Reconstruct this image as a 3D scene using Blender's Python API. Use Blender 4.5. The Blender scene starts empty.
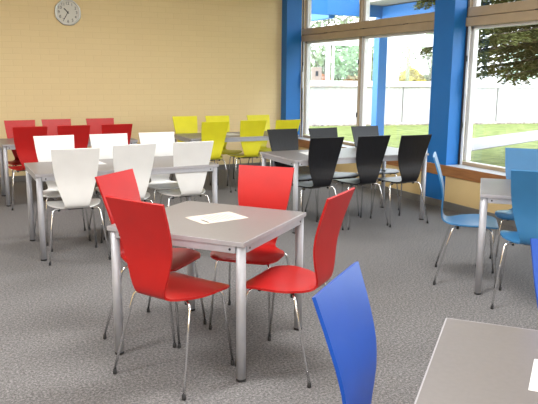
import bpy, bmesh, math, random
from mathutils import Vector, Matrix
from math import sin, cos, pi, radians as R
S = bpy.context.scene
C = S.collection
random.seed(4)

# ------------------------------------------------------------------ materials
def mat(name, col, rough=.5, metal=0., spec=.5, coat=0.):
    m = bpy.data.materials.new(name); m.use_nodes = True
    b = m.node_tree.nodes['Principled BSDF']
    b.inputs['Base Color'].default_value = (*col, 1)
    b.inputs['Roughness'].default_value = rough
    b.inputs['Metallic'].default_value = metal
    b.inputs['Specular IOR Level'].default_value = spec
    b.inputs['Coat Weight'].default_value = coat
    return m
def tex(m, kind='ShaderNodeTexNoise', coord='Object', scale=(1, 1, 1), **kw):
    nt = m.node_tree
    tc = nt.nodes.new('ShaderNodeTexCoord'); mp = nt.nodes.new('ShaderNodeMapping')
    mp.inputs['Scale'].default_value = scale
    nt.links.new(tc.outputs[coord], mp.inputs['Vector'])
    t = nt.nodes.new(kind); nt.links.new(mp.outputs['Vector'], t.inputs['Vector'])
    for k, v in kw.items(): t.inputs[k].default_value = v
    return t
def ramp(m, src, stops):
    r = m.node_tree.nodes.new('ShaderNodeValToRGB')
    e = r.color_ramp.elements
    while len(e) < len(stops): e.new(.5)
    for el, (p, c) in zip(e, stops): el.position = p; el.color = (*c, 1)
    m.node_tree.links.new(src, r.inputs['Fac']); return r
def base(m, out): m.node_tree.links.new(out, m.node_tree.nodes['Principled BSDF'].inputs['Base Color'])
def bump(m, src, s=.3, d=.01):
    b = m.node_tree.nodes.new('ShaderNodeBump'); b.inputs['Strength'].default_value = s; b.inputs['Distance'].default_value = d
    m.node_tree.links.new(src, b.inputs['Height'])
    m.node_tree.links.new(b.outputs['Normal'], m.node_tree.nodes['Principled BSDF'].inputs['Normal'])
def speck(m, c0, c1, scale, lo=.35, hi=.65, detail=3., sc=(1, 1, 1), b=0):
    t = tex(m, scale=sc, Scale=scale, Detail=detail)
    r = ramp(m, t.outputs['Fac'], [(lo, c0), (hi, c1)]); base(m, r.outputs['Color'])
    if b: bump(m, t.outputs['Fac'], b)
    return m
def varied(name, col, rough, amt=.06, scale=8, metal=0., spec=.5, sc=(1, 1, 1), coat=0.):
    m = mat(name, col, rough, metal, spec, coat)
    return speck(m, tuple(c*(1-amt) for c in col), tuple(min(1, c*(1+amt)) for c in col), scale, sc=sc)

M = {}
M['red'] = varied('red_lacquer', (.43, .011, .010), .38, .04, spec=.38)
M['white'] = varied('white_lacquer', (.72, .72, .71), .35, .02)
M['black'] = varied('black_stained_wood', (.007, .007, .009), .34, .35, 14, sc=(9, 1, 1), spec=.4)
M['yellow'] = varied('yellow_lacquer', (.72, .66, .02), .36, .03)
M['sky'] = varied('light_blue_lacquer', (.036, .175, .38), .34, .03)
M['blue'] = varied('royal_blue_lacquer', (.010, .075, .42), .34, .03, spec=.35)
M['chrome'] = varied('chrome', (.82, .82, .83), .16, .03, 20, metal=1.)
M['rubber'] = varied('black_rubber', (.012, .012, .014), .6, .1, 30)
M['table_top'] = varied('warm_grey_laminate', (.17, .154, .148), .36, .03, 60, spec=.5)
M['table_edge'] = varied('light_grey_edging', (.36, .35, .37), .45, .03, 30)
M['table_metal'] = varied('silver_paint', (.40, .405, .44), .42, .03, 30, metal=.15)
M['paper'] = varied('paper', (.56, .49, .42), .8, .02, 5)
M['paper_white'] = varied('white_paper', (.66, .66, .65), .8, .02, 5)
M['ink'] = varied('printing_ink', (.25, .23, .21), .8, .05, 40)
M['ink_dark'] = varied('dark_printing_ink', (.03, .03, .03), .8, .05, 40)
M['trim_blue'] = varied('blue_gloss_paint', (.013, .15, .47), .42, .03, 3, spec=.3)
M['sill_wood'] = varied('reddish_wood', (.33, .145, .055), .4, .15, 5, sc=(8, 1, 12))
M['sill_top'] = varied('grey_sill', (.50, .52, .55), .35, .03, 8)
M['baseboard'] = varied('grey_baseboard', (.17, .165, .16), .5, .06, 8)
M['frame'] = varied('bronze_window_frame', (.40, .31, .21), .42, .05, 6)
M['frame_white'] = varied('white_window_frame', (.74, .75, .77), .4, .02, 6)
M['dark_metal'] = varied('dark_metal', (.03, .03, .035), .4, .1, 10)
M['paint_yellow'] = varied('cream_yellow_paint', (.70, .53, .27), .6, .03, 2)
M['ceiling'] = varied('ceiling_paint', (.78, .76, .70), .8, .02, 3)
M['clock_face'] = varied('clock_face', (.66, .64, .58), .5, .02, 4)
M['silver'] = varied('silver_bezel', (.6, .6, .6), .3, .03, 8, metal=1.)
M['concrete'] = varied('pale_paving', (.185, .178, .18), .8, .08, 1.2)
M['grass'] = speck(mat('grass', (.1, .2, .03), .9, spec=.1), (.10, .125, .035), (.19, .22, .075), 3.5, detail=8.)
M['pebble'] = speck(mat('pebbles', (.4, .35, .3), .9), (.17, .135, .12), (.46, .40, .37), 9., detail=2.)
M['fence'] = speck(mat('white_panel', (.8, .8, .8), .6), (.37, .37, .36), (.45, .45, .44), 2.2, sc=(6, 6, .5), detail=5.)
M['outer_white'] = varied('white_outdoor_paint', (.56, .57, .58), .5, .02, 3)
M['beam_blue'] = varied('blue_outdoor_paint', (.03, .17, .48), .5, .03, 3)
M['roof_grey'] = varied('grey_roof_edge', (.36, .35, .33), .7, .06, 3)
M['needle'] = speck(mat('needles', (.06, .08, .02), .7, spec=.2), (.075, .085, .028), (.20, .22, .07), 3., detail=6.)
M['bark'] = speck(mat('bark', (.1, .07, .05), .9), (.07, .05, .035), (.16, .12, .09), 12., sc=(1, 1, .2))
M['twig'] = varied('pale_twigs', (.17, .18, .13), .8, .1, 6)
M['leaf_pale'] = speck(mat('pale_leaves', (.3, .4, .2), .7), (.19, .26, .15), (.33, .40, .25), 2.)  # foliage lightened, overexposure and sky haze put into the leaf colours
M['leaf_green'] = speck(mat('green_leaves', (.2, .3, .1), .7), (.15, .20, .09), (.29, .34, .17), 2.)
M['leaf_yellow'] = speck(mat('yellow_blossom', (.7, .6, .05), .7), (.40, .33, .03), (.55, .47, .09), 2.)
M['leaf_orange'] = speck(mat('orange_blossom', (.7, .3, .15), .7), (.36, .15, .08), (.45, .30, .16), 2.)
M['box_brown'] = varied('brown_box', (.30, .235, .21), .6, .05, 6)
M['pole_olive'] = varied('olive_pole', (.25, .28, .16), .6, .06, 5)
M['hill'] = varied('soil', (.2, .17, .12), .9, .1, 2)

def glass(name, tint, rough=0.):
    m = bpy.data.materials.new(name); m.use_nodes = True
    nt = m.node_tree; nt.nodes.remove(nt.nodes['Principled BSDF'])
    o = nt.nodes['Material Output']
    t = nt.nodes.new('ShaderNodeBsdfTransparent'); t.inputs[0].default_value = (*tint, 1)
    g = nt.nodes.new('ShaderNodeBsdfGlossy'); g.inputs['Roughness'].default_value = .02
    lw = nt.nodes.new('ShaderNodeLayerWeight'); lw.inputs['Blend'].default_value = .5
    pw = nt.nodes.new('ShaderNodeMath'); pw.operation = 'POWER'; pw.inputs[1].default_value = 5; nt.links.new(lw.outputs['Facing'], pw.inputs[0])
    f = nt.nodes.new('ShaderNodeMath'); f.operation = 'MULTIPLY_ADD'; f.inputs[1].default_value = .5; f.inputs[2].default_value = .03; nt.links.new(pw.outputs[0], f.inputs[0])
    mx = nt.nodes.new('ShaderNodeMixShader')
    nt.links.new(f.outputs[0], mx.inputs[0]); nt.links.new(t.outputs[0], mx.inputs[1]); nt.links.new(g.outputs[0], mx.inputs[2])
    nt.links.new(mx.outputs[0], o.inputs['Surface'])
    return m
M['glass'] = glass('window_glass', (.97, .98, .98))
M['glass_green'] = glass('greenish_glass', (.80, .93, .84))

# brick wall
m = mat('painted_brick', (.74, .56, .28), .6); M['brick'] = m
br = tex(m, 'ShaderNodeTexBrick', 'Object', (1, 1, 1))
nt = m.node_tree
sp = nt.nodes.new('ShaderNodeSeparateXYZ'); cb = nt.nodes.new('ShaderNodeCombineXYZ')
tc = nt.nodes.new('ShaderNodeTexCoord')
nt.links.new(tc.outputs['Object'], sp.inputs[0]); nt.links.new(sp.outputs['X'], cb.inputs['X']); nt.links.new(sp.outputs['Z'], cb.inputs['Y'])
nt.links.new(cb.outputs[0], br.inputs['Vector'])
br.inputs['Scale'].default_value = 1.; br.inputs['Brick Width'].default_value = .25; br.inputs['Row Height'].default_value = .083
br.inputs['Mortar Size'].default_value = .006; br.inputs['Mortar Smooth'].default_value = .6
br.inputs['Color1'].default_value = (.79, .615, .335, 1); br.inputs['Color2'].default_value = (.775, .60, .325, 1); br.inputs['Mortar'].default_value = (.745, .575, .31, 1)
base(m, br.outputs['Color'])
inv = nt.nodes.new('ShaderNodeMath'); inv.operation = 'SUBTRACT'; inv.inputs[0].default_value = 1.
nt.links.new(br.outputs['Fac'], inv.inputs[1]); bump(m, inv.outputs[0], .2, .004)

# carpet
m = mat('speckled_carpet', (.13, .12, .115), .95, spec=.15); M['carpet'] = m
t1 = tex(m, Scale=74., Detail=6., Roughness=.86)
r1 = ramp(m, t1.outputs['Fac'], [(.35, (.055, .053, .053)), (.5, (.145, .140, .141)), (.65, (.33, .32, .325))])
base(m, r1.outputs['Color']); bump(m, t1.outputs['Fac'], .2, .004)

# ------------------------------------------------------------------ mesh helpers
class MB:
    def __init__(s): s.bm = bmesh.new(); s.mats = []
    def slot(s, m):
        if m not in s.mats: s.mats.append(m)
        return s.mats.index(m)
    def box(s, x0, x1, y0, y1, z0, z1, bev=0., mt=None):
        vs = [s.bm.verts.new((x, y, z)) for x in (x0, x1) for y in (y0, y1) for z in (z0, z1)]
        idx = [(0, 1, 3, 2), (4, 6, 7, 5), (0, 4, 5, 1), (2, 3, 7, 6), (0, 2, 6, 4), (1, 5, 7, 3)]
        fs = [s.bm.faces.new([vs[i] for i in f]) for f in idx]
        if bev:
            es = list({e for f in fs for e in f.edges})
            bmesh.ops.bevel(s.bm, geom=es, offset=bev, segments=2, affect='EDGES', profile=.5)
        return s
    def obox(s, a, b, w, h, up=Vector((0, 0, 1))):       # bar from a to b, width w, height h
        a, b = Vector(a), Vector(b); d = (b-a).normalized(); sx = d.cross(up).normalized(); u = sx.cross(d)
        vs = [s.bm.verts.new(p+sx*i*w/2+u*j*h/2) for p in (a, b) for i, j in ((-1, -1), (1, -1), (1, 1), (-1, 1))]
        for f in ((3, 2, 1, 0), (4, 5, 6, 7), (0, 1, 5, 4), (1, 2, 6, 5), (2, 3, 7, 6), (3, 0, 4, 7)):
            s.bm.faces.new([vs[i] for i in f])
        return s
    def tube(s, pts, rad, n=8, caps=True):
        pts = [Vector(p) for p in pts]; rs = rad if isinstance(rad, (list, tuple)) else [rad]*len(pts)
        rings = []; ref = None
        for i, p in enumerate(pts):
            d = (pts[min(i+1, len(pts)-1)]-pts[max(i-1, 0)]).normalized()
            if ref is None: ref = Vector((1, 0, 0)) if abs(d.x) < .8 else Vector((0, 1, 0))
            u = (ref-d*ref.dot(d)).normalized(); ref = u; v = d.cross(u)
            rings.append([s.bm.verts.new(p+(u*cos(2*pi*k/n)+v*sin(2*pi*k/n))*rs[i]) for k in range(n)])
        for a, b in zip(rings, rings[1:]):
            for k in range(n):
                f = s.bm.faces.new((a[k], a[(k+1) % n], b[(k+1) % n], b[k])); f.smooth = True
        if caps: s.bm.faces.new(rings[0][::-1]); s.bm.faces.new(rings[-1])
        return s
    def cyl(s, x, y, z0, z1, r, n=20): return s.tube([(x, y, z0), (x, y, z1)], r, n)
    def poly(s, pts, z0, z1):
        lo = [s.bm.verts.new((x, y, z0)) for x, y in pts]; hi = [s.bm.verts.new((x, y, z1)) for x, y in pts]; n = len(pts)
        s.bm.faces.new(lo[::-1]); s.bm.faces.new(hi)
        for k in range(n): s.bm.faces.new((lo[k], lo[(k+1) % n], hi[(k+1) % n], hi[k]))
        return s
    def build(s, name, mt, parent=None, smooth_angle=None):
        bmesh.ops.recalc_face_normals(s.bm, faces=s.bm.faces)
        me = bpy.data.meshes.new(name); s.bm.to_mesh(me); s.bm.free()
        me.materials.append(mt); return link(name, me, parent)
def link(name, me, parent=None):
    o = bpy.data.objects.new(name, me); C.objects.link(o)
    if parent: o.parent = parent
    return o
def tag(o, label, cat, group=None, kind=None):
    o['label'] = label; o['category'] = cat
    if group: o['group'] = group
    if kind: o['kind'] = kind
    return o
def struct(o, label, cat):
    return tag(o, label, cat, kind='structure')
def empty(name, loc, rz=0.):
    o = bpy.data.objects.new(name, None); C.objects.link(o); o.empty_display_size = .1
    o.location = loc; o.rotation_euler = (0, 0, rz); return o
def copy_tree(o, parent=None):
    c = o.copy(); C.objects.link(c)
    if parent: c.parent = parent
    for ch in list(o.children): copy_tree(ch, c)
    return c

# ------------------------------------------------------------------ camera (eye height 1.525 m)
yaw, pit, rol, F_PX = R(26.14), R(10.86), R(.40), 649.9
Fv = Vector((sin(yaw)*cos(pit), cos(yaw)*cos(pit), -sin(pit)))
Rv0 = Vector((cos(yaw), -sin(yaw), 0)); Uv0 = Rv0.cross(Fv)
Rv = Rv0*cos(rol)+Uv0*sin(rol); Uv = -Rv0*sin(rol)+Uv0*cos(rol)
cd = bpy.data.cameras.new('camera'); cam = bpy.data.objects.new('camera', cd); C.objects.link(cam)
mw = Matrix((Rv, Uv, -Fv)).transposed().to_4x4(); mw.translation = (0, 0, 1.525)
cam.matrix_world = mw
cd.sensor_fit = 'HORIZONTAL'; cd.sensor_width = 36; cd.lens = F_PX*36/538; cd.clip_end = 400; cd.clip_start = .05
S.camera = cam

# ------------------------------------------------------------------ room shell
XR, YB, XL, YF, H = 5.262, 10.053, -4.2, -3.2, 3.25
XO = 5.62                                               # outer face of the window wall
COL0, COL1 = 5.955, 6.30                                # near blue column
Z_BAND0, Z_SILL, Z_LINTEL = .387, .515, 3.0
WN0 = 1.2                                               # near window starts here
struct(MB().box(XL-.3, XO, YF-.3, YB+.3, -.2, 0).build('floor', M['carpet']), 'grey speckled carpet floor', 'floor')
struct(MB().box(XL-.3, XO+.6, YF-.3, YB+.3, H, H+.2).build('ceiling', M['ceiling']), 'plain pale ceiling', 'ceiling')
struct(MB().box(XL-.3, XO, YB, YB+.3, 0, H).build('wall_back', M['brick']), 'cream yellow painted brick wall behind the tables', 'wall')
struct(MB().box(XL-.3, XL, YF, YB, 0, H).build('wall_left', M['paint_yellow']), 'cream yellow wall on the left', 'wall')
struct(MB().box(XL-.3, XO, YF-.3, YF, 0, H).build('wall_front', M['paint_yellow']), 'cream yellow wall behind the viewer', 'wall')
w = MB().box(XR, XO, YF, YB, 0, Z_BAND0)
w.box(XR, XO, YF, WN0, Z_BAND0, H)
w.box(XR+.18, XO, WN0, YB, Z_LINTEL, H)
w.box(XR+.02, XO, WN0, YB, Z_BAND0, Z_SILL-.03)
struct(w.build('wall_right', M['paint_yellow']), 'cream yellow parapet wall under the windows', 'wall')
# blue columns, sill, boards
struct(MB().box(XR-.004, XR+.19, COL0, COL1, 0, H).build('trim_1', M['trim_blue']), 'wide blue column between the two windows', 'column')
struct(MB().box(5.15, 5.43, 9.865, YB, 0, H).build('trim_2', M['trim_blue']), 'narrow blue column in the far corner', 'column')
struct(MB().box(XR-.014, XR+.005, WN0, 9.865, Z_BAND0, Z_SILL-.002, .003).build('trim_3', M['sill_wood']), 'reddish wooden band below the window sill', 'trim')
s = MB().box(XR-.012, XO-.1, WN0, COL0, Z_SILL-.03, Z_SILL); s.box(XR-.012, XO-.1, COL1, 9.865, Z_SILL-.03, Z_SILL)
struct(s.build('trim_4', M['sill_top']), 'grey window sill', 'sill')
struct(MB().box(XL, 5.15, YB-.015, YB, 0, .085, .003).build('baseboard_back', M['baseboard']), 'grey baseboard along the brick wall', 'baseboard')
struct(MB().box(XR-.02, XR, YF, YB-.19, 0, .085, .003).build('baseboard_right', M['baseboard']), 'grey baseboard below the windows', 'baseboard')

# ------------------------------------------------------------------ windows
XW0, XW1 = 5.455, 5.50                                   # bronze inner frame
ZT0, ZT1 = 2.115, 2.325
def window(n, y0, y1, mull, label):
    root = empty('window_%d' % n, (0, (y0+y1)/2, Z_SILL)); struct(root, label, 'window')
    def add(mb, nm, mt):
        o = mb.build(nm, mt); o.parent = root; o.matrix_parent_inverse = Matrix.Translation(-root.location); return o
    fr = MB(); fw = .024
    for a in (y0, y1-fw): fr.box(XW0, XW1, a, a+fw, Z_SILL, Z_LINTEL, .004)
    fr.box(XW0, XW1, y0, y1, Z_SILL, Z_SILL+.04, .004); fr.box(XW0, XW1, y0, y1, Z_LINTEL-.05, Z_LINTEL, .004)
    for q in mull: fr.box(XW0+.002, XW1, q-.008, q+.008, Z_SILL, ZT0+.01, .003); fr.box(XW0+.002, XW1, q-.026, q+.026, ZT1-.01, Z_LINTEL, .004)
    add(fr, 'frame', M['frame'])
    tr = MB()
    tr.box(XW0-.03, XW1+.02, y0, y1, ZT0, ZT0+.10, .006); tr.box(XW0-.02, XW1+.02, y0, y1, ZT0+.106, ZT1, .006)
    add(tr, 'transom', M['frame'])
    ed = [y0]+list(mull)+[y1]
    for a, b in zip(ed, ed[1:]):
        for z0, z1 in ((Z_SILL+.05, ZT0), (ZT1, Z_LINTEL-.04)):
            sa = MB(); q = .055
            sa.box(XW1, XW1+.07, a+.02, a+.02+q, z0, z1, .004); sa.box(XW1, XW1+.07, b-.02-q, b-.02, z0, z1, .004)
            sa.box(XW1, XW1+.07, a+.02, b-.02, z0-.03, z0-.012, .004); sa.box(XW1, XW1+.07, a+.02, b-.02, z1-.03, z1, .004)
            add(sa, 'sash', M['frame_white'])
            g = MB().box(XW1+.032, XW1+.038, a+.02+q-.005, b-.02-q+.005, z0-.022, z1-.02)
            add(g, 'pane', M['glass'])
    for a in (y1-.04,)+tuple(mull):
        for z in (.95, 1.72): add(MB().box(XW0-.012, XW0+.002, a-.012, a+.012, z, z+.07, .003), 'hinge', M['dark_metal'])
    add(MB().box(XW0-.020, XW0+.002, y1-.018, y1-.004, Z_SILL, Z_LINTEL, .002), 'blind_rail', M['dark_metal'])
    add(MB().box(XW0-.012, XW0+.002, y1-.062, y1-.028, Z_SILL, ZT0, .003), 'guide_rail', M['frame_white'])
    add(MB().box(XW0-.04, XW0-.015, y1-.085, y1-.06, 1.35, 1.62, .006), 'handle', M['frame_white'])
    for k in range(3):
        yy = y0+(y1-y0)*(.22+.28*k)
        add(MB().box(XW0-.034, XW0-.026, yy-.05, yy+.05, ZT0+.098, ZT0+.108, .002), 'latch', M['dark_metal'])
    return root
window(1, COL1-.03, 9.865, [8.17], 'far window with bronze frame and a high transom')
window(2, WN0, COL0, [3.6], 'near window with bronze frame on the right')

# ------------------------------------------------------------------ chair prototype
PROF = [(.200, .4480), (.190, .4520), (.168, .4565), (.13, .4600), (.08, .4620), (.03, .4610), (-.03, .4580), (-.075, .4555), (-.11, .4545), (-.142, .4550), (-.170, .4590), (-.191, .4695), (-.2025, .487), (-.2075, .512), (-.2085, .55), (-.2070, .595), (-.2065, .64), (-.2095, .68), (-.216, .72), (-.2265, .765), (-.240, .81), (-.256, .86), (-.2735, .91), (-.290, .957)]
HALF = [.150, .178, .203, .218, .222, .221, .209, .186, .157, .129, .106, .096, .098, .107, .1205, .135, .147, .157, .1655, .1725, .1780, .1820, .1855, .1890]
SPLIT = 12
def shell_meshes(mt):
    NU = 13; th = .011
    P = [Vector((0, y, z)) for y, z in PROF]; n = len(P)
    T = [(P[min(i+1, n-1)]-P[max(i-1, 0)]).normalized() for i in range(n)]
    N = [Vector((0, t.z, -t.y)) for t in T]                 # towards the sitter (up on seat, forward on back)
    N = [v if (v.z > 0 or v.y > 0) else -v for v in N]
    top = []
    for i in range(n):
        row = []
        k = .20 if i > SPLIT+2 else (.35 if 3 < i < SPLIT-3 else .2)  # gentle cross curvature
        for j in range(NU):
            u = -1+2*j/(NU-1); x = u*HALF[i]
            row.append(P[i]+Vector((x, 0, 0))+N[i]*(k*.45*x*x))
        top.append(row)
    def nrm(i, j):
        a = top[min(i+1, n-1)][j]-top[max(i-1, 0)][j]; b = top[i][min(j+1, NU-1)]-top[i][max(j-1, 0)]
        v = a.cross(b).normalized(); return v if v.dot(N[i]) > 0 else -v
    NN = [[nrm(i, j) for j in range(NU)] for i in range(n)]
    out = []
    for lo, hi in ((0, SPLIT), (SPLIT, n-1)):
        vs, fs, ns = [], [], []
        idx = {}
        for side in (0, 1):
            for i in range(lo, hi+1):
                for j in range(NU):
                    idx[side, i, j] = len(vs); vs.append(top[i][j]-NN[i][j]*th*side)
        def face(q, normals):
            fs.append(q); ns.extend(normals)
        for i in range(lo, hi):
            for j in range(NU-1):
                q = [(i, j), (i, j+1), (i+1, j+1), (i+1, j)]
                g = (vs[idx[0, q[1][0], q[1][1]]]-vs[idx[0, i, j]]).cross(vs[idx[0, i+1, j]]-vs[idx[0, i, j]])
                if g.dot(NN[i][j]) < 0: q = q[::-1]
                face([idx[0, a, b] for a, b in q], [NN[a][b] for a, b in q])
                q = q[::-1]
                face([idx[1, a, b] for a, b in q], [-NN[a][b] for a, b in q])
        def rim(chain, outward):
            for (a, b), (c, d) in zip(chain, chain[1:]):
                q = [(0, a, b), (0, c, d), (1, c, d), (1, a, b)]
                p = [vs[idx[k]] for k in q]; g = (p[1]-p[0]).cross(p[3]-p[0])
                if g.dot(outward(a, b)) < 0: q = q[::-1]; g = -g
                g.normalize(); face([idx[k] for k in q], [g]*4)
        rim([(i, 0) for i in range(lo, hi+1)], lambda a, b: Vector((-1, 0, 0)))
        rim([(i, NU-1) for i in range(lo, hi+1)], lambda a, b: Vector((1, 0, 0)))
        if lo == 0: rim([(0, j) for j in range(NU)], lambda a, b: -T[0])
        if hi == n-1: rim([(n-1, j) for j in range(NU)], lambda a, b: T[-1])
        me = bpy.data.meshes.new('seat' if lo == 0 else 'backrest')
        me.from_pydata([tuple(v) for v in vs], [], fs); me.materials.append(mt)
        for p in me.polygons: p.use_smooth = True
        me.normals_split_custom_set([tuple(v) for v in ns]); me.update()
        out.append(me)
    return out
def bend(pts, r=.035, k=5):
    pts = [Vector(p) for p in pts]; o = [pts[0]]
    for a, b, c in zip(pts, pts[1:], pts[2:]):
        p, q = b+(a-b).normalized()*r, b+(c-b).normalized()*r
        for t in range(k+1):
            t /= k; o.append(p*(1-t)**2+b*2*t*(1-t)+q*t*t)
    return o+[pts[-1]]
def make_chair(color):
    root = empty('stacking_chair', (0, 0, 0))
    seat, back = shell_meshes(M[color])
    link('seat', seat, root); link('backrest', back, root)
    for sx in (-1, 1):
        for fr in (1, 0):
            if fr: pts = [(sx*.03, .03, .428), (sx*.168, .150, .432), (sx*.193, .205, .028)]; rad = .0072
            else: pts = [(sx*.03, -.03, .428), (sx*.190, -.125, .436), (sx*.241, -.236, .028)]; rad = .0072
            l = MB().tube(bend(pts), rad, 8).build('leg', M['chrome'], root)
            x, y, _ = pts[-1]
            MB().tube([(x, y, 0), (x, y, .005), (x-sx*.002, y, .027)], [.010, .0108, .0092], 10).build('foot_cap', M['rubber'], l)
            b = pts[1]
            MB().cyl(b[0]*.72, b[1]*.72, .417, .455, .0105, 10).build('bumper', M['rubber'], root)
    MB().box(-.065, .065, -.065, .065, .419, .437, .004).build('mount_plate', M['dark_metal'], root)
    return root

# ------------------------------------------------------------------ tables
ZT = .735
def make_table(L, W, rz, corner):
    x, y = corner
    root = empty('canteen_table', (x, y, 0), rz)
    t = MB().box(.004, L-.004, .004, W-.004, ZT-.024, ZT, .0015).build('tabletop', M['table_top'], root)
    e = MB()
    for a in ((0, L, 0, .0045), (0, L, W-.0045, W), (0, .0045, .0045, W-.0045), (L-.0045, L, .0045, W-.0045)): e.box(a[0], a[1], a[2], a[3], ZT-.024, ZT-.0006, .001)
    e.build('edge_band', M['table_edge'], t)
    z0, z1 = ZT-.062, ZT-.024; q = .006; k = .052
    for a in ((k, L-k, q, q+.02), (k, L-k, W-q-.02, W-q), (q, q+.02, k, W-k), (L-q-.02, L-q, k, W-k)):
        r = MB().box(*a, z0, z1, .002).build('rail', M['table_metal'], root)
        lx, ly = a[1]-a[0], a[3]-a[2]; zc = (z0+z1)/2
        for f in (0, 1):                                    # a bolt at each end, on the outer face
            if lx > ly:
                px = a[0]+.028 if f == 0 else a[1]-.028; py = a[2]-.0015 if a[2] < W/2 else a[3]-.0025
                pts = [(px, py, zc), (px, py+.004, zc)]
            else:
                py = a[2]+.028 if f == 0 else a[3]-.028; px = a[0]-.0015 if a[0] < L/2 else a[1]-.0025
                pts = [(px, py, zc), (px+.004, py, zc)]
            MB().tube(pts, .0065, 12).build('bolt', M['rubber'], r)
    for i in (.03, L-.03):
        for j in (.03, W-.03):
            l = MB().cyl(i, j, .012, z1, .0245, 24).build('leg', M['table_metal'], root)
            MB().cyl(i, j, 0, .014, .0255, 24).build('foot_cap', M['rubber'], l)
    return root
TB = {}
def table(key, L, W, rz, corner, label):
    TB[key] = make_table(L, W, rz, corner); tag(TB[key], label, 'table', 'grey canteen tables')
table('F', .825, .825, -.888, (.717, 3.438), 'small square grey table among four red chairs, a printed sheet on it')
table('W', 1.608, .80, .008, (.597, 5.537), 'long grey table between two rows of white chairs')
table('B', 1.63, .80, -.012, (2.985, 5.523), 'long grey table between two rows of black chairs')
table('Y', 1.60, .80, 0, (2.80, 8.02), 'long grey table between two rows of yellow chairs')
table('D', 1.60, .80, 0, (.53, 8.13), 'long grey table between the dark red chairs by the brick wall')
table('Q', .80, .80, -.77, (3.29, 3.36), 'grey table with the light blue chairs under the near window')
table('Z', .80, .80, -.836, (.859, 1.065), 'grey table cut off by the lower right corner, beside the royal blue chair')

# ------------------------------------------------------------------ chairs
PROTO = {}
def chair(color, x, y, rz, label, group):
    if color not in PROTO: o = PROTO[color] = make_chair(color)
    else: o = copy_tree(PROTO[color])
    o.location = (x, y, 0); o.rotation_euler = (0, 0, rz)
    tag(o, label, 'chair', group); return o
G = 'red chairs around the small front table'
chair('red', 1.000, 3.095, -1.06, 'nearest red chair, its back turned to us, in front of the small square table', G)
chair('red', 1.066, 3.664, -2.398, 'red chair left of the small table, half hidden by the nearest red chair', G)
chair('red', 1.628, 3.566, 2.368, 'red chair at the far side of the small table, facing us over the tabletop', G)
chair('red', 1.568, 2.958, .65, 'red chair seen from the side, right of the small table, seat showing', G)
G = 'white chairs along the long table'
chair('white', .907, 5.613, -.058, 'white chair in the near row, leftmost, back turned to us', G)
chair('white', 1.391, 5.753, .05, 'white chair in the middle of the near row, just behind the red backrests', G)
chair('white', 1.939, 5.785, .024, 'white chair in the near row, rightmost, nearest the yellow chairs', G)
chair('white', .908, 6.276, 3.172, 'white chair across the table, leftmost, in front of the dark red chairs', G)
chair('white', 1.431, 6.279, 3.158, 'white chair across the table in the middle of the far row', G)
chair('white', 1.928, 6.296, 3.152, 'white chair across the table, rightmost of the far row, against the brick wall', G)
G = 'black chairs along the long table'
chair('black', 3.281, 5.70, -.001, 'black chair in the near row, leftmost, back turned to us', G)
chair('black', 3.832, 5.689, -.02, 'black chair in the middle of the near row, back turned to us', G)
chair('black', 4.29, 5.60, -.026, 'black chair in the near row beside the wide blue column', G)
chair('black', 3.351, 6.207, 3.145, 'black chair across the table, leftmost, next to the yellow chairs', G)
chair('black', 3.864, 6.182, 3.152, 'black chair in the middle of the far row, below the far window', G)
chair('black', 4.484, 6.261, 3.12, 'black chair across the table, rightmost of the far row', G)
G = 'yellow chairs along the long table'
chair('yellow', 3.086, 8.183, .026, 'yellow chair in the near row, leftmost, back turned to us', G)
chair('yellow', 3.681, 8.258, -.028, 'yellow chair in the middle of the near row, back turned to us', G)
chair('yellow', 4.158, 8.188, .015, 'yellow chair in the near row, rightmost, behind the leftmost far black chair', G)
chair('yellow', 3.105, 8.843, 3.162, 'yellow chair across the table, leftmost of the far row by the brick wall', G)
chair('yellow', 3.592, 8.802, 3.141, 'yellow chair of the far row almost hidden behind a near yellow backrest', G)
chair('yellow', 4.257, 8.783, 3.144, 'yellow chair across the table, rightmost of the far row, near the corner column', G)
G = 'red chairs along the long back table'
chair('red', .812, 8.128, .034, 'dark red chair in the near row of the back table, leftmost', G)
chair('red', 1.300, 8.154, .023, 'dark red chair in the middle of the near row of the back table', G)
chair('red', 1.812, 8.172, .019, 'dark red chair in the near row of the back table, rightmost', G)
chair('red', .825, 8.73, 3.155, 'red chair against the brick wall, leftmost of the far row', G)
chair('red', 1.290, 8.80, 3.153, 'red chair against the brick wall in the middle of the far row', G)
chair('red', 1.864, 8.784, 3.152, 'red chair against the brick wall, rightmost of the far row', G)
G = 'light blue chairs around the window table'
chair('sky', 3.526, 3.687, -2.299, 'light blue chair seen from the side, left of its table, below the blue column', G)
chair('sky', 3.531, 3.074, -.80, 'light blue chair with its back to us at the right edge of the picture', G)
chair('sky', 4.103, 3.692, 2.314, 'light blue chair facing us across its table under the near window', G)
G = 'royal blue chairs around the corner table'
chair('blue', 1.158, 1.307, -2.460, 'royal blue chair with a tall curved back in the foreground', G)
chair('blue', 1.878, 1.294, 2.606, 'royal blue chair mostly cut off by the right edge of the picture', G)

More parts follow.
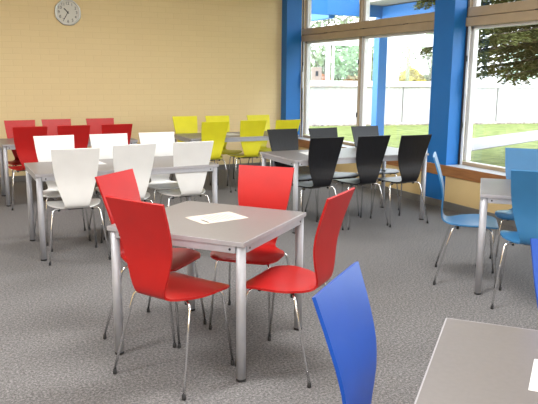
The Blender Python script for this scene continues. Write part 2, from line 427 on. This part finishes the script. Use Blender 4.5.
# ------------------------------------------------------------------ papers
def paper(x, y, rz, label, w=.21, h=.297, text=True):
    root = empty('paper_sheet', (x, y, ZT), rz); tag(root, label, 'paper', 'paper sheets on the tables')
    MB().box(-w/2, w/2, -h/2, h/2, .0002, .0012).build('sheet', M['paper' if text else 'paper_white'], root)
    if text:
        p = MB()
        for k in range(7):
            a = .062+(.015 if k % 3 == 1 else 0)
            p.box(-a, a, .055-k*.024, .055-k*.024+.006, .0012, .0016)
        p.build('printed_lines', M['ink'], root)
        MB().box(-.085, .0, .098, .110, .0012, .0016).build('printed_heading', M['ink_dark'], root)
    return root
paper(1.332, 3.389, -1.40+pi, 'printed sheet lying on the small table between the red chairs')
paper(1.15, 6.10, .1, 'blank looking sheet on the white chairs\' table', text=False)
paper(3.44, 5.98, -.2, 'pale sheet on the black chairs\' table near its left end', text=False)
paper(3.55, 8.45, .1, 'pale sheet on the yellow chairs\' table', text=False)
paper(1.467, 1.052, -2.475, 'white sheet at the right edge on the corner table', text=False)

# ------------------------------------------------------------------ wall clock 10:35
ck = empty('wall_clock', (1.662, YB, 2.427)); tag(ck, 'round wall clock with silver rim high on the brick wall', 'clock')
def disc(rad, y0, y1, n, name, mt, parent, rot=0., r2=None):
    b = MB(); b.tube([(0, y0, 0), (0, y1, 0)], [rad, r2 or rad], n); return b.build(name, mt, parent)
rimb = MB(); n = 48; prof = [(.186, -.002), (.190, -.022), (.184, -.036), (.172, -.040), (.163, -.034), (.163, -.016)]
rings = []
for r_, y_ in prof:
    ring = []
    for k in range(n):
        a = 2*pi*k/n; oct_ = cos(pi/8)/cos(((a+pi/8) % (pi/4))-pi/8)
        q = r_*(.55+.45*oct_*1.02); ring.append(rimb.bm.verts.new((q*cos(a), y_, q*sin(a))))
    rings.append(ring)
for a, b in zip(rings, rings[1:]):
    for k in range(n):
        f = rimb.bm.faces.new((a[k], a[(k+1) % n], b[(k+1) % n], b[k])); f.smooth = True
rimb.build('rim', M['silver'], ck)
disc(.166, -.001, -.018, 48, 'dial', M['clock_face'], ck)
for h in range(1, 13):
    cu = bpy.data.curves.new('numeral', 'FONT'); cu.body = str(h); cu.size = .058; cu.align_x = 'CENTER'; cu.align_y = 'CENTER'; cu.extrude = .0008
    to = bpy.data.objects.new('tmp', cu); C.objects.link(to)
    me = bpy.data.meshes.new_from_object(to.evaluated_get(bpy.context.evaluated_depsgraph_get())); me.name = 'numeral'
    bpy.data.objects.remove(to); bpy.data.curves.remove(cu)
    me.materials.clear(); me.materials.append(M['ink_dark'])
    o = link('numeral', me, ck); a = pi/2-h*pi/6
    o.location = (.125*cos(a), -.0185, .125*sin(a)); o.rotation_euler = (pi/2, 0, 0)
def hand(ang, ln, w, y, name):
    a = pi/2-ang; d = Vector((cos(a), 0, sin(a)))
    MB().obox(Vector((0, y, 0))-d*.02, Vector((0, y, 0))+d*ln, .002, w, up=Vector((-d.z, 0, d.x))).build(name, M['ink_dark'], ck)
hand(2*pi*(10+35/60)/12, .075, .014, -.021, 'hour_hand'); hand(2*pi*35/60, .115, .009, -.023, 'minute_hand')
disc(.009, -.018, -.026, 16, 'hub', M['dark_metal'], ck)

# ------------------------------------------------------------------ outdoors
struct(MB().box(XO, 70, -30, 90, -.35, -.02).build('lawn', M['grass']), 'green lawn outside the windows', 'lawn')
A, B_ = Vector((10.96, 19.23, 0)), Vector((19.65, 17.41, 0)); fd = (B_-A).normalized(); fn = Vector((fd.y, -fd.x, 0))   # fn points to the building
if fn.y > 0: fn = -fn
def onf(t, off=0., z=0.): p = A+fd*t+fn*off; return Vector((p.x, p.y, z))
# paved path
pp = [(5.8, 9.15), (26, 16.4), (26, 17.75), (5.8, 10.65)]
struct(MB().poly(pp, -.03, -.005).build('path', M['concrete']), 'pale paved path crossing the lawn', 'path')
struct(MB().poly([tuple(onf(-12, 0)[:2]), tuple(onf(22, 0)[:2]), tuple(onf(22, .95)[:2]), tuple(onf(-12, .95)[:2])], -.03, .02).build('gravel_strip', M['pebble']), 'strip of pinkish pebbles at the foot of the white panel wall', 'gravel')
gw = empty('garden_wall', onf(0)); tag(gw, 'long low white panel wall beyond the lawn', 'wall')
def addto(root, mb, nm, mt):
    o = mb.build(nm, mt); o.parent = root; o.matrix_parent_inverse = root_inv(root); return o
def root_inv(r): return (Matrix.Translation(r.location) @ r.rotation_euler.to_matrix().to_4x4()).inverted()
seams = [-12, -8, -4.1, -.35, 3.38, 7.1, 10.9, 14.7, 18.4, 22]
for a, b in zip(seams, seams[1:]): addto(gw, MB().obox(onf(a+.02, -.08, .62), onf(b-.02, -.08, .62), .16, 1.2), 'panel', M['fence'])
addto(gw, MB().obox(onf(-12, -.07, 1.335), onf(22, -.07, 1.335), .30, .19), 'cap', M['outer_white'])
addto(gw, MB().obox(onf(-12, -.12, .6), onf(22, -.12, .6), .06, 1.24), 'core', M['roof_grey'])
# glazed screen standing on the wall
gs = empty('glazed_screen', onf(0, 0, 1.43)); tag(gs, 'white framed glazed screen standing on the panel wall', 'screen')
zs0, zs1 = 1.43, 2.55
for t, wd in ((-1.4, .16), (.0+.62, .12), (.80, .05), (2.1, .12), (2.95, .5), (4.9, .12), (7.2, .12), (9.5, .12)):
    addto(gs, MB().obox(onf(t, -.08, zs0), onf(t, -.08, zs1+.1), .12, wd, up=fd), 'post', M['outer_white'])
addto(gs, MB().obox(onf(-1.5, -.08, zs1+.25), onf(9.6, -.08, zs1+.25), .14, .42), 'top_rail', M['outer_white'])
for a, b, g in ((.85, 2.05, 'glass_green'), (3.2, 4.85, 'glass'), (4.95, 7.15, 'glass'), (7.25, 9.45, 'glass_green'), (-1.3, .55, 'glass')):
    addto(gs, MB().obox(onf(a, -.08, (zs0+zs1)/2+.05), onf(b, -.08, (zs0+zs1)/2+.05), .01, zs1-zs0), 'pane', M[g])
# box with a dark mark on the wall top
bx = empty('meter_box', onf(.2, -.07, 1.43)); tag(bx, 'small brown box with a dark mark standing on the white wall', 'box')
addto(bx, MB().obox(onf(.02, .01, 1.65), onf(.36, .01, 1.65), .1, .44), 'case', M['box_brown'])
c0 = onf(.19, .064, 1.66)
addto(bx, MB().obox(c0-fd*.045, c0+fd*.045, .012, .16), 'mark', M['dark_metal'])
# poles
lp = empty('lamp_pole', onf(6.95, .7)); tag(lp, 'slim white pole in front of the panel wall', 'pole')
addto(lp, MB().cyl(onf(6.95, .7).x, onf(6.95, .7).y, 0, 1.75, .07, 14), 'shaft', M['frame_white'])
addto(lp, MB().cyl(onf(6.95, .7).x, onf(6.95, .7).y, 1.75, 1.80, .075, 14), 'cap', M['outer_white'])
op = empty('olive_post', onf(4.1, -1.2)); tag(op, 'olive green post behind the glazed screen', 'post')
addto(op, MB().cyl(onf(4.1, -1.2).x, onf(4.1, -1.2).y, 0, 3.2, .07, 12), 'shaft', M['pole_olive'])
addto(op, MB().cyl(onf(4.1, -1.2).x, onf(4.1, -1.2).y, 3.2, 3.24, .10, 12), 'cap', M['pole_olive'])

# blue covered walkway
pg = empty('walkway_canopy', (8.57, 12, 0)); tag(pg, 'blue beamed walkway canopy on a blue post outside the far window', 'canopy')
addto(pg, MB().box(8.46, 8.68, 11.9, 12.1, -.02, 2.80, .008), 'post', M['beam_blue'])
addto(pg, MB().box(6.2, 8.70, 11.88, 12.0, 2.80, 3.25, .006), 'beam', M['beam_blue'])
addto(pg, MB().box(8.50, 8.64, 9.4, 11.9, 2.76, 3.02, .006), 'beam', M['beam_blue'])
addto(pg, MB().box(7.24, 7.38, 12.0, 18.0, 2.74, 3.02, .006), 'beam', M['beam_blue'])
addto(pg, MB().box(7.9, 8.85, 9.4, 12.3, 3.04, 3.16, .01), 'roof_edge', M['roof_grey'])
addto(pg, MB().box(8.40, 8.50, 11.86, 11.96, 2.60, 2.72, .006), 'bracket', M['roof_grey'])

# conifer at the right
def leafmesh(pts, size, seed, flat=.5, el=1.0):
    rnd = random.Random(seed); vs, fs = [], []
    for p in pts:
        a = Vector((rnd.gauss(0, 1), rnd.gauss(0, 1), rnd.gauss(0, flat))).normalized(); b = a.orthogonal().normalized(); b.rotate(Matrix.Rotation(rnd.random()*6.28, 3, a))
        sz = size*(.6+.8*rnd.random()); k = len(vs); p = Vector(p)
        vs += [p-a*sz*el*.5, p+b*sz*.28, p+a*sz*el*.5, p-b*sz*.28]; fs.append((k, k+1, k+2, k+3))
    return vs, fs
def frommesh(name, vs, fs, mt):
    me = bpy.data.meshes.new(name); me.from_pydata([tuple(v) for v in vs], [], fs); me.materials.append(mt); return me
dirp = lambda px: (Fv+Rv*(px-269)/F_PX)
def ground_at(px, depth):
    d = dirp(px); d.z = 0; d /= (d.dot(Vector((Fv.x, Fv.y, 0)).normalized())); return d*depth
ct = ground_at(592, 11.5)
cf = empty('conifer_tree', (ct.x, ct.y, 0)); tag(cf, 'dark green conifer with drooping boughs outside the near window', 'tree')
addto(cf, MB().tube([(ct.x, ct.y, -.05), (ct.x+.03, ct.y, 2.5), (ct.x, ct.y, 7.5)], [.2, .15, .03], 10), 'trunk', M['bark'])
rnd = random.Random(11); bw = MB(); nv, nf = [], []
zb = 1.85
while zb < 7.3:
    L = (2.5+.75*min(1, max(0, (zb-2.0)/.9)))*(1-max(0, zb-3.2)/4.4)+.1
    nb = 11
    for k in range(nb):
        a = 2*pi*(k+rnd.random()*.8)/nb; l = L*(.8+.3*rnd.random()); zz = zb+rnd.uniform(-.12, .12)
        h = Vector((cos(a), sin(a), 0)); side = Vector((-sin(a), cos(a), 0))
        pts = []
        for t in range(9):
            t /= 8; pts.append(Vector((ct.x, ct.y, zz))+h*l*t+Vector((0, 0, .12*l*t-.30*l*t*t+.10*l*t**4)))
        bw.tube(pts, [.028*(1-t/9)+.004 for t in range(9)], 5)
        m_ = int(l*21)
        for q in range(m_):
            t = .12+.88*(q+rnd.random())/m_; i = min(7, int(t*8)); p = pts[i].lerp(pts[i+1], t*8-i)
            tl = (.42*(1-t*.55))*(.7+.5*rnd.random())
            for sg in (-1, 1):
                d = (h*.65+side*sg*.8+Vector((0, 0, -.25+.3*rnd.random()-.15))).normalized()
                nn = int(tl/.022)
                for w_ in range(nn):
                    c = p+d*tl*(w_+.5)/nn+Vector((0, 0, -.10*((w_+.5)/nn)**2))
                    for s2 in (-1, 1):
                        e = (d*.75+d.cross(Vector((0, 0, 1))).normalized()*s2*.7+Vector((0, 0, rnd.uniform(-.35, .25)))).normalized()
                        wv = e.cross(Vector((rnd.gauss(0, .4), rnd.gauss(0, .4), 1))).normalized()*.015
                        kk = len(nv); ln = .075*(.7+.6*rnd.random())
                        nv += [c-wv, c+e*ln*.6-wv*.9, c+e*ln, c+e*ln*.6+wv*.9, c+wv]; nf.append((kk, kk+1, kk+2, kk+3, kk+4))
    zb += .26
addto(cf, bw, 'boughs', M['bark'])
o = link('needles', frommesh('needles', nv, nf, M['needle'])); o.parent = cf; o.matrix_parent_inverse = root_inv(cf); o['kind'] = 'stuff'

# trees and bushes beyond the wall
def bare_tree(px, depth, h, seed, label):
    g = ground_at(px, depth); rnd = random.Random(seed); root = empty('bare_tree', g); tag(root, label, 'tree', 'trees beyond the white wall')
    b = MB()
    def grow(p, d, l, r, n):
        q = p+d*l; mid = p.lerp(q, .5)+Vector((rnd.gauss(0, .04), rnd.gauss(0, .04), 0))*l
        b.tube([p, mid, q], [r, r*.85, r*.65], 5)
        if n == 0: return
        for k in range(3):
            v = (d+Vector((rnd.gauss(0, .42), rnd.gauss(0, .42), rnd.gauss(.05, .2)))).normalized(); grow(q, v, l*.72, r*.62, n-1)
    grow(Vector((g.x, g.y, -.05)), Vector((0, 0, 1)), h*.3, .09, 5)
    addto(root, b, 'branches', M['twig'])
    pts = [g+Vector((rnd.gauss(0, .22*h), rnd.gauss(0, .22*h), h*rnd.uniform(.4, 1.05))) for _ in range(1500)]
    pts = [q for q in pts if math.hypot(q.x-g.x, q.y-g.y) < 1.7]
    vs, fs = leafmesh(pts, .2, seed); o = link('leaves', frommesh('leaves', vs, fs, M['leaf_pale'])); o.parent = root; o.matrix_parent_inverse = root_inv(root)
bare_tree(322, 26.5, 5.5, 3, 'pale budding tree beyond the wall, left of the meter box')
bare_tree(424, 27.5, 5.0, 8, 'pale budding tree beyond the wall, right of the olive post')
bare_tree(350, 42, 6.5, 5, 'pale budding tree beyond the wall behind the greenish pane')
def bush(px, depth, rx, h, mt, seed, label, z0=0.):
    g = ground_at(px, depth); rnd = random.Random(seed); root = empty('garden_bush', g); tag(root, label, 'bush', 'bushes beyond the white wall')
    pts = []
    for k in range(2600):
        v = Vector((rnd.gauss(0, 1), rnd.gauss(0, 1), rnd.gauss(0, 1))).normalized()*(rnd.random()**.4)
        pts.append(g+Vector((v.x*rx, v.y*rx*.8, h*.5+v.z*h*.5)))
    vs, fs = leafmesh(pts, .28, seed, flat=1.); o = link('foliage', frommesh('foliage', vs, fs, M[mt])); o.parent = root; o.matrix_parent_inverse = root_inv(root)
    b = MB()
    for k in range(6):
        a = k*1.05; b.tube([(g.x, g.y, -.05), (g.x+.3*rx*cos(a), g.y+.3*rx*sin(a), h*.4), (g.x+.7*rx*cos(a), g.y+.7*rx*sin(a), h*.75)], [.04, .03, .012], 5)
    addto(root, b, 'stems', M['bark'])
bush(404, 25, .65, 1.9, 'leaf_yellow', 1, 'yellow flowering bush beside the olive post')
bush(318, 25, .5, 1.62, 'leaf_orange', 2, 'orange flowering bush left of the meter box')
bush(353, 26.6, .8, 1.62, 'leaf_orange', 3, 'orange flowering bush behind the greenish pane')
bush(425, 28.5, 1.0, 1.7, 'leaf_green', 4, 'green bush at the right end of the screen')
bush(348, 33.5, 2.6, 3.6, 'leaf_pale', 6, 'tall pale green hedge bush behind the orange flowers')
bush(308, 36, 1.6, 2.2, 'leaf_green', 7, 'green bush farthest left beyond the wall')

# ------------------------------------------------------------------ light
wd = bpy.data.worlds.new('overcast'); S.world = wd; wd.use_nodes = True
nt = wd.node_tree; bg = nt.nodes['Background']
tc = nt.nodes.new('ShaderNodeTexCoord'); sp = nt.nodes.new('ShaderNodeSeparateXYZ'); nt.links.new(tc.outputs['Generated'], sp.inputs[0])
rp = nt.nodes.new('ShaderNodeValToRGB'); nt.links.new(sp.outputs['Z'], rp.inputs['Fac'])
rp.color_ramp.elements[0].position = 0; rp.color_ramp.elements[0].color = (.93, .96, 1, 1)
rp.color_ramp.elements[1].position = 1; rp.color_ramp.elements[1].color = (.86, .93, 1, 1)
nt.links.new(rp.outputs['Color'], bg.inputs['Color']); bg.inputs['Strength'].default_value = 3.0
def area(name, loc, rot, sx, sy, power, col):
    l = bpy.data.lights.new(name, 'AREA'); l.shape = 'RECTANGLE'; l.size = sx; l.size_y = sy; l.energy = power; l.color = col
    o = bpy.data.objects.new(name, l); C.objects.link(o); o.location = loc; o.rotation_euler = rot; return o
for x in (-1.2, 2.0):
    for y, e in ((-.6, 44), (3.0, 44), (6.6, 32)): area('ceiling_fill', (x, y, 3.2), (0, 0, 0), 1.5, .5, e, (1, .98, .955))  # unseen fill panels, added below the ceiling to brighten the room
area('rear_fill', (-.6, -2.9, 1.9), (R(82), 0, R(-12)), 4.5, 1.9, 75, (1, 1, 1))  # added soft fill from behind the camera, that wall has no opening

S.view_settings.view_transform = 'Standard'; S.view_settings.look = 'None'; S.view_settings.gamma = 1; S.view_settings.exposure = 1.2
S.view_settings.use_curve_mapping = False
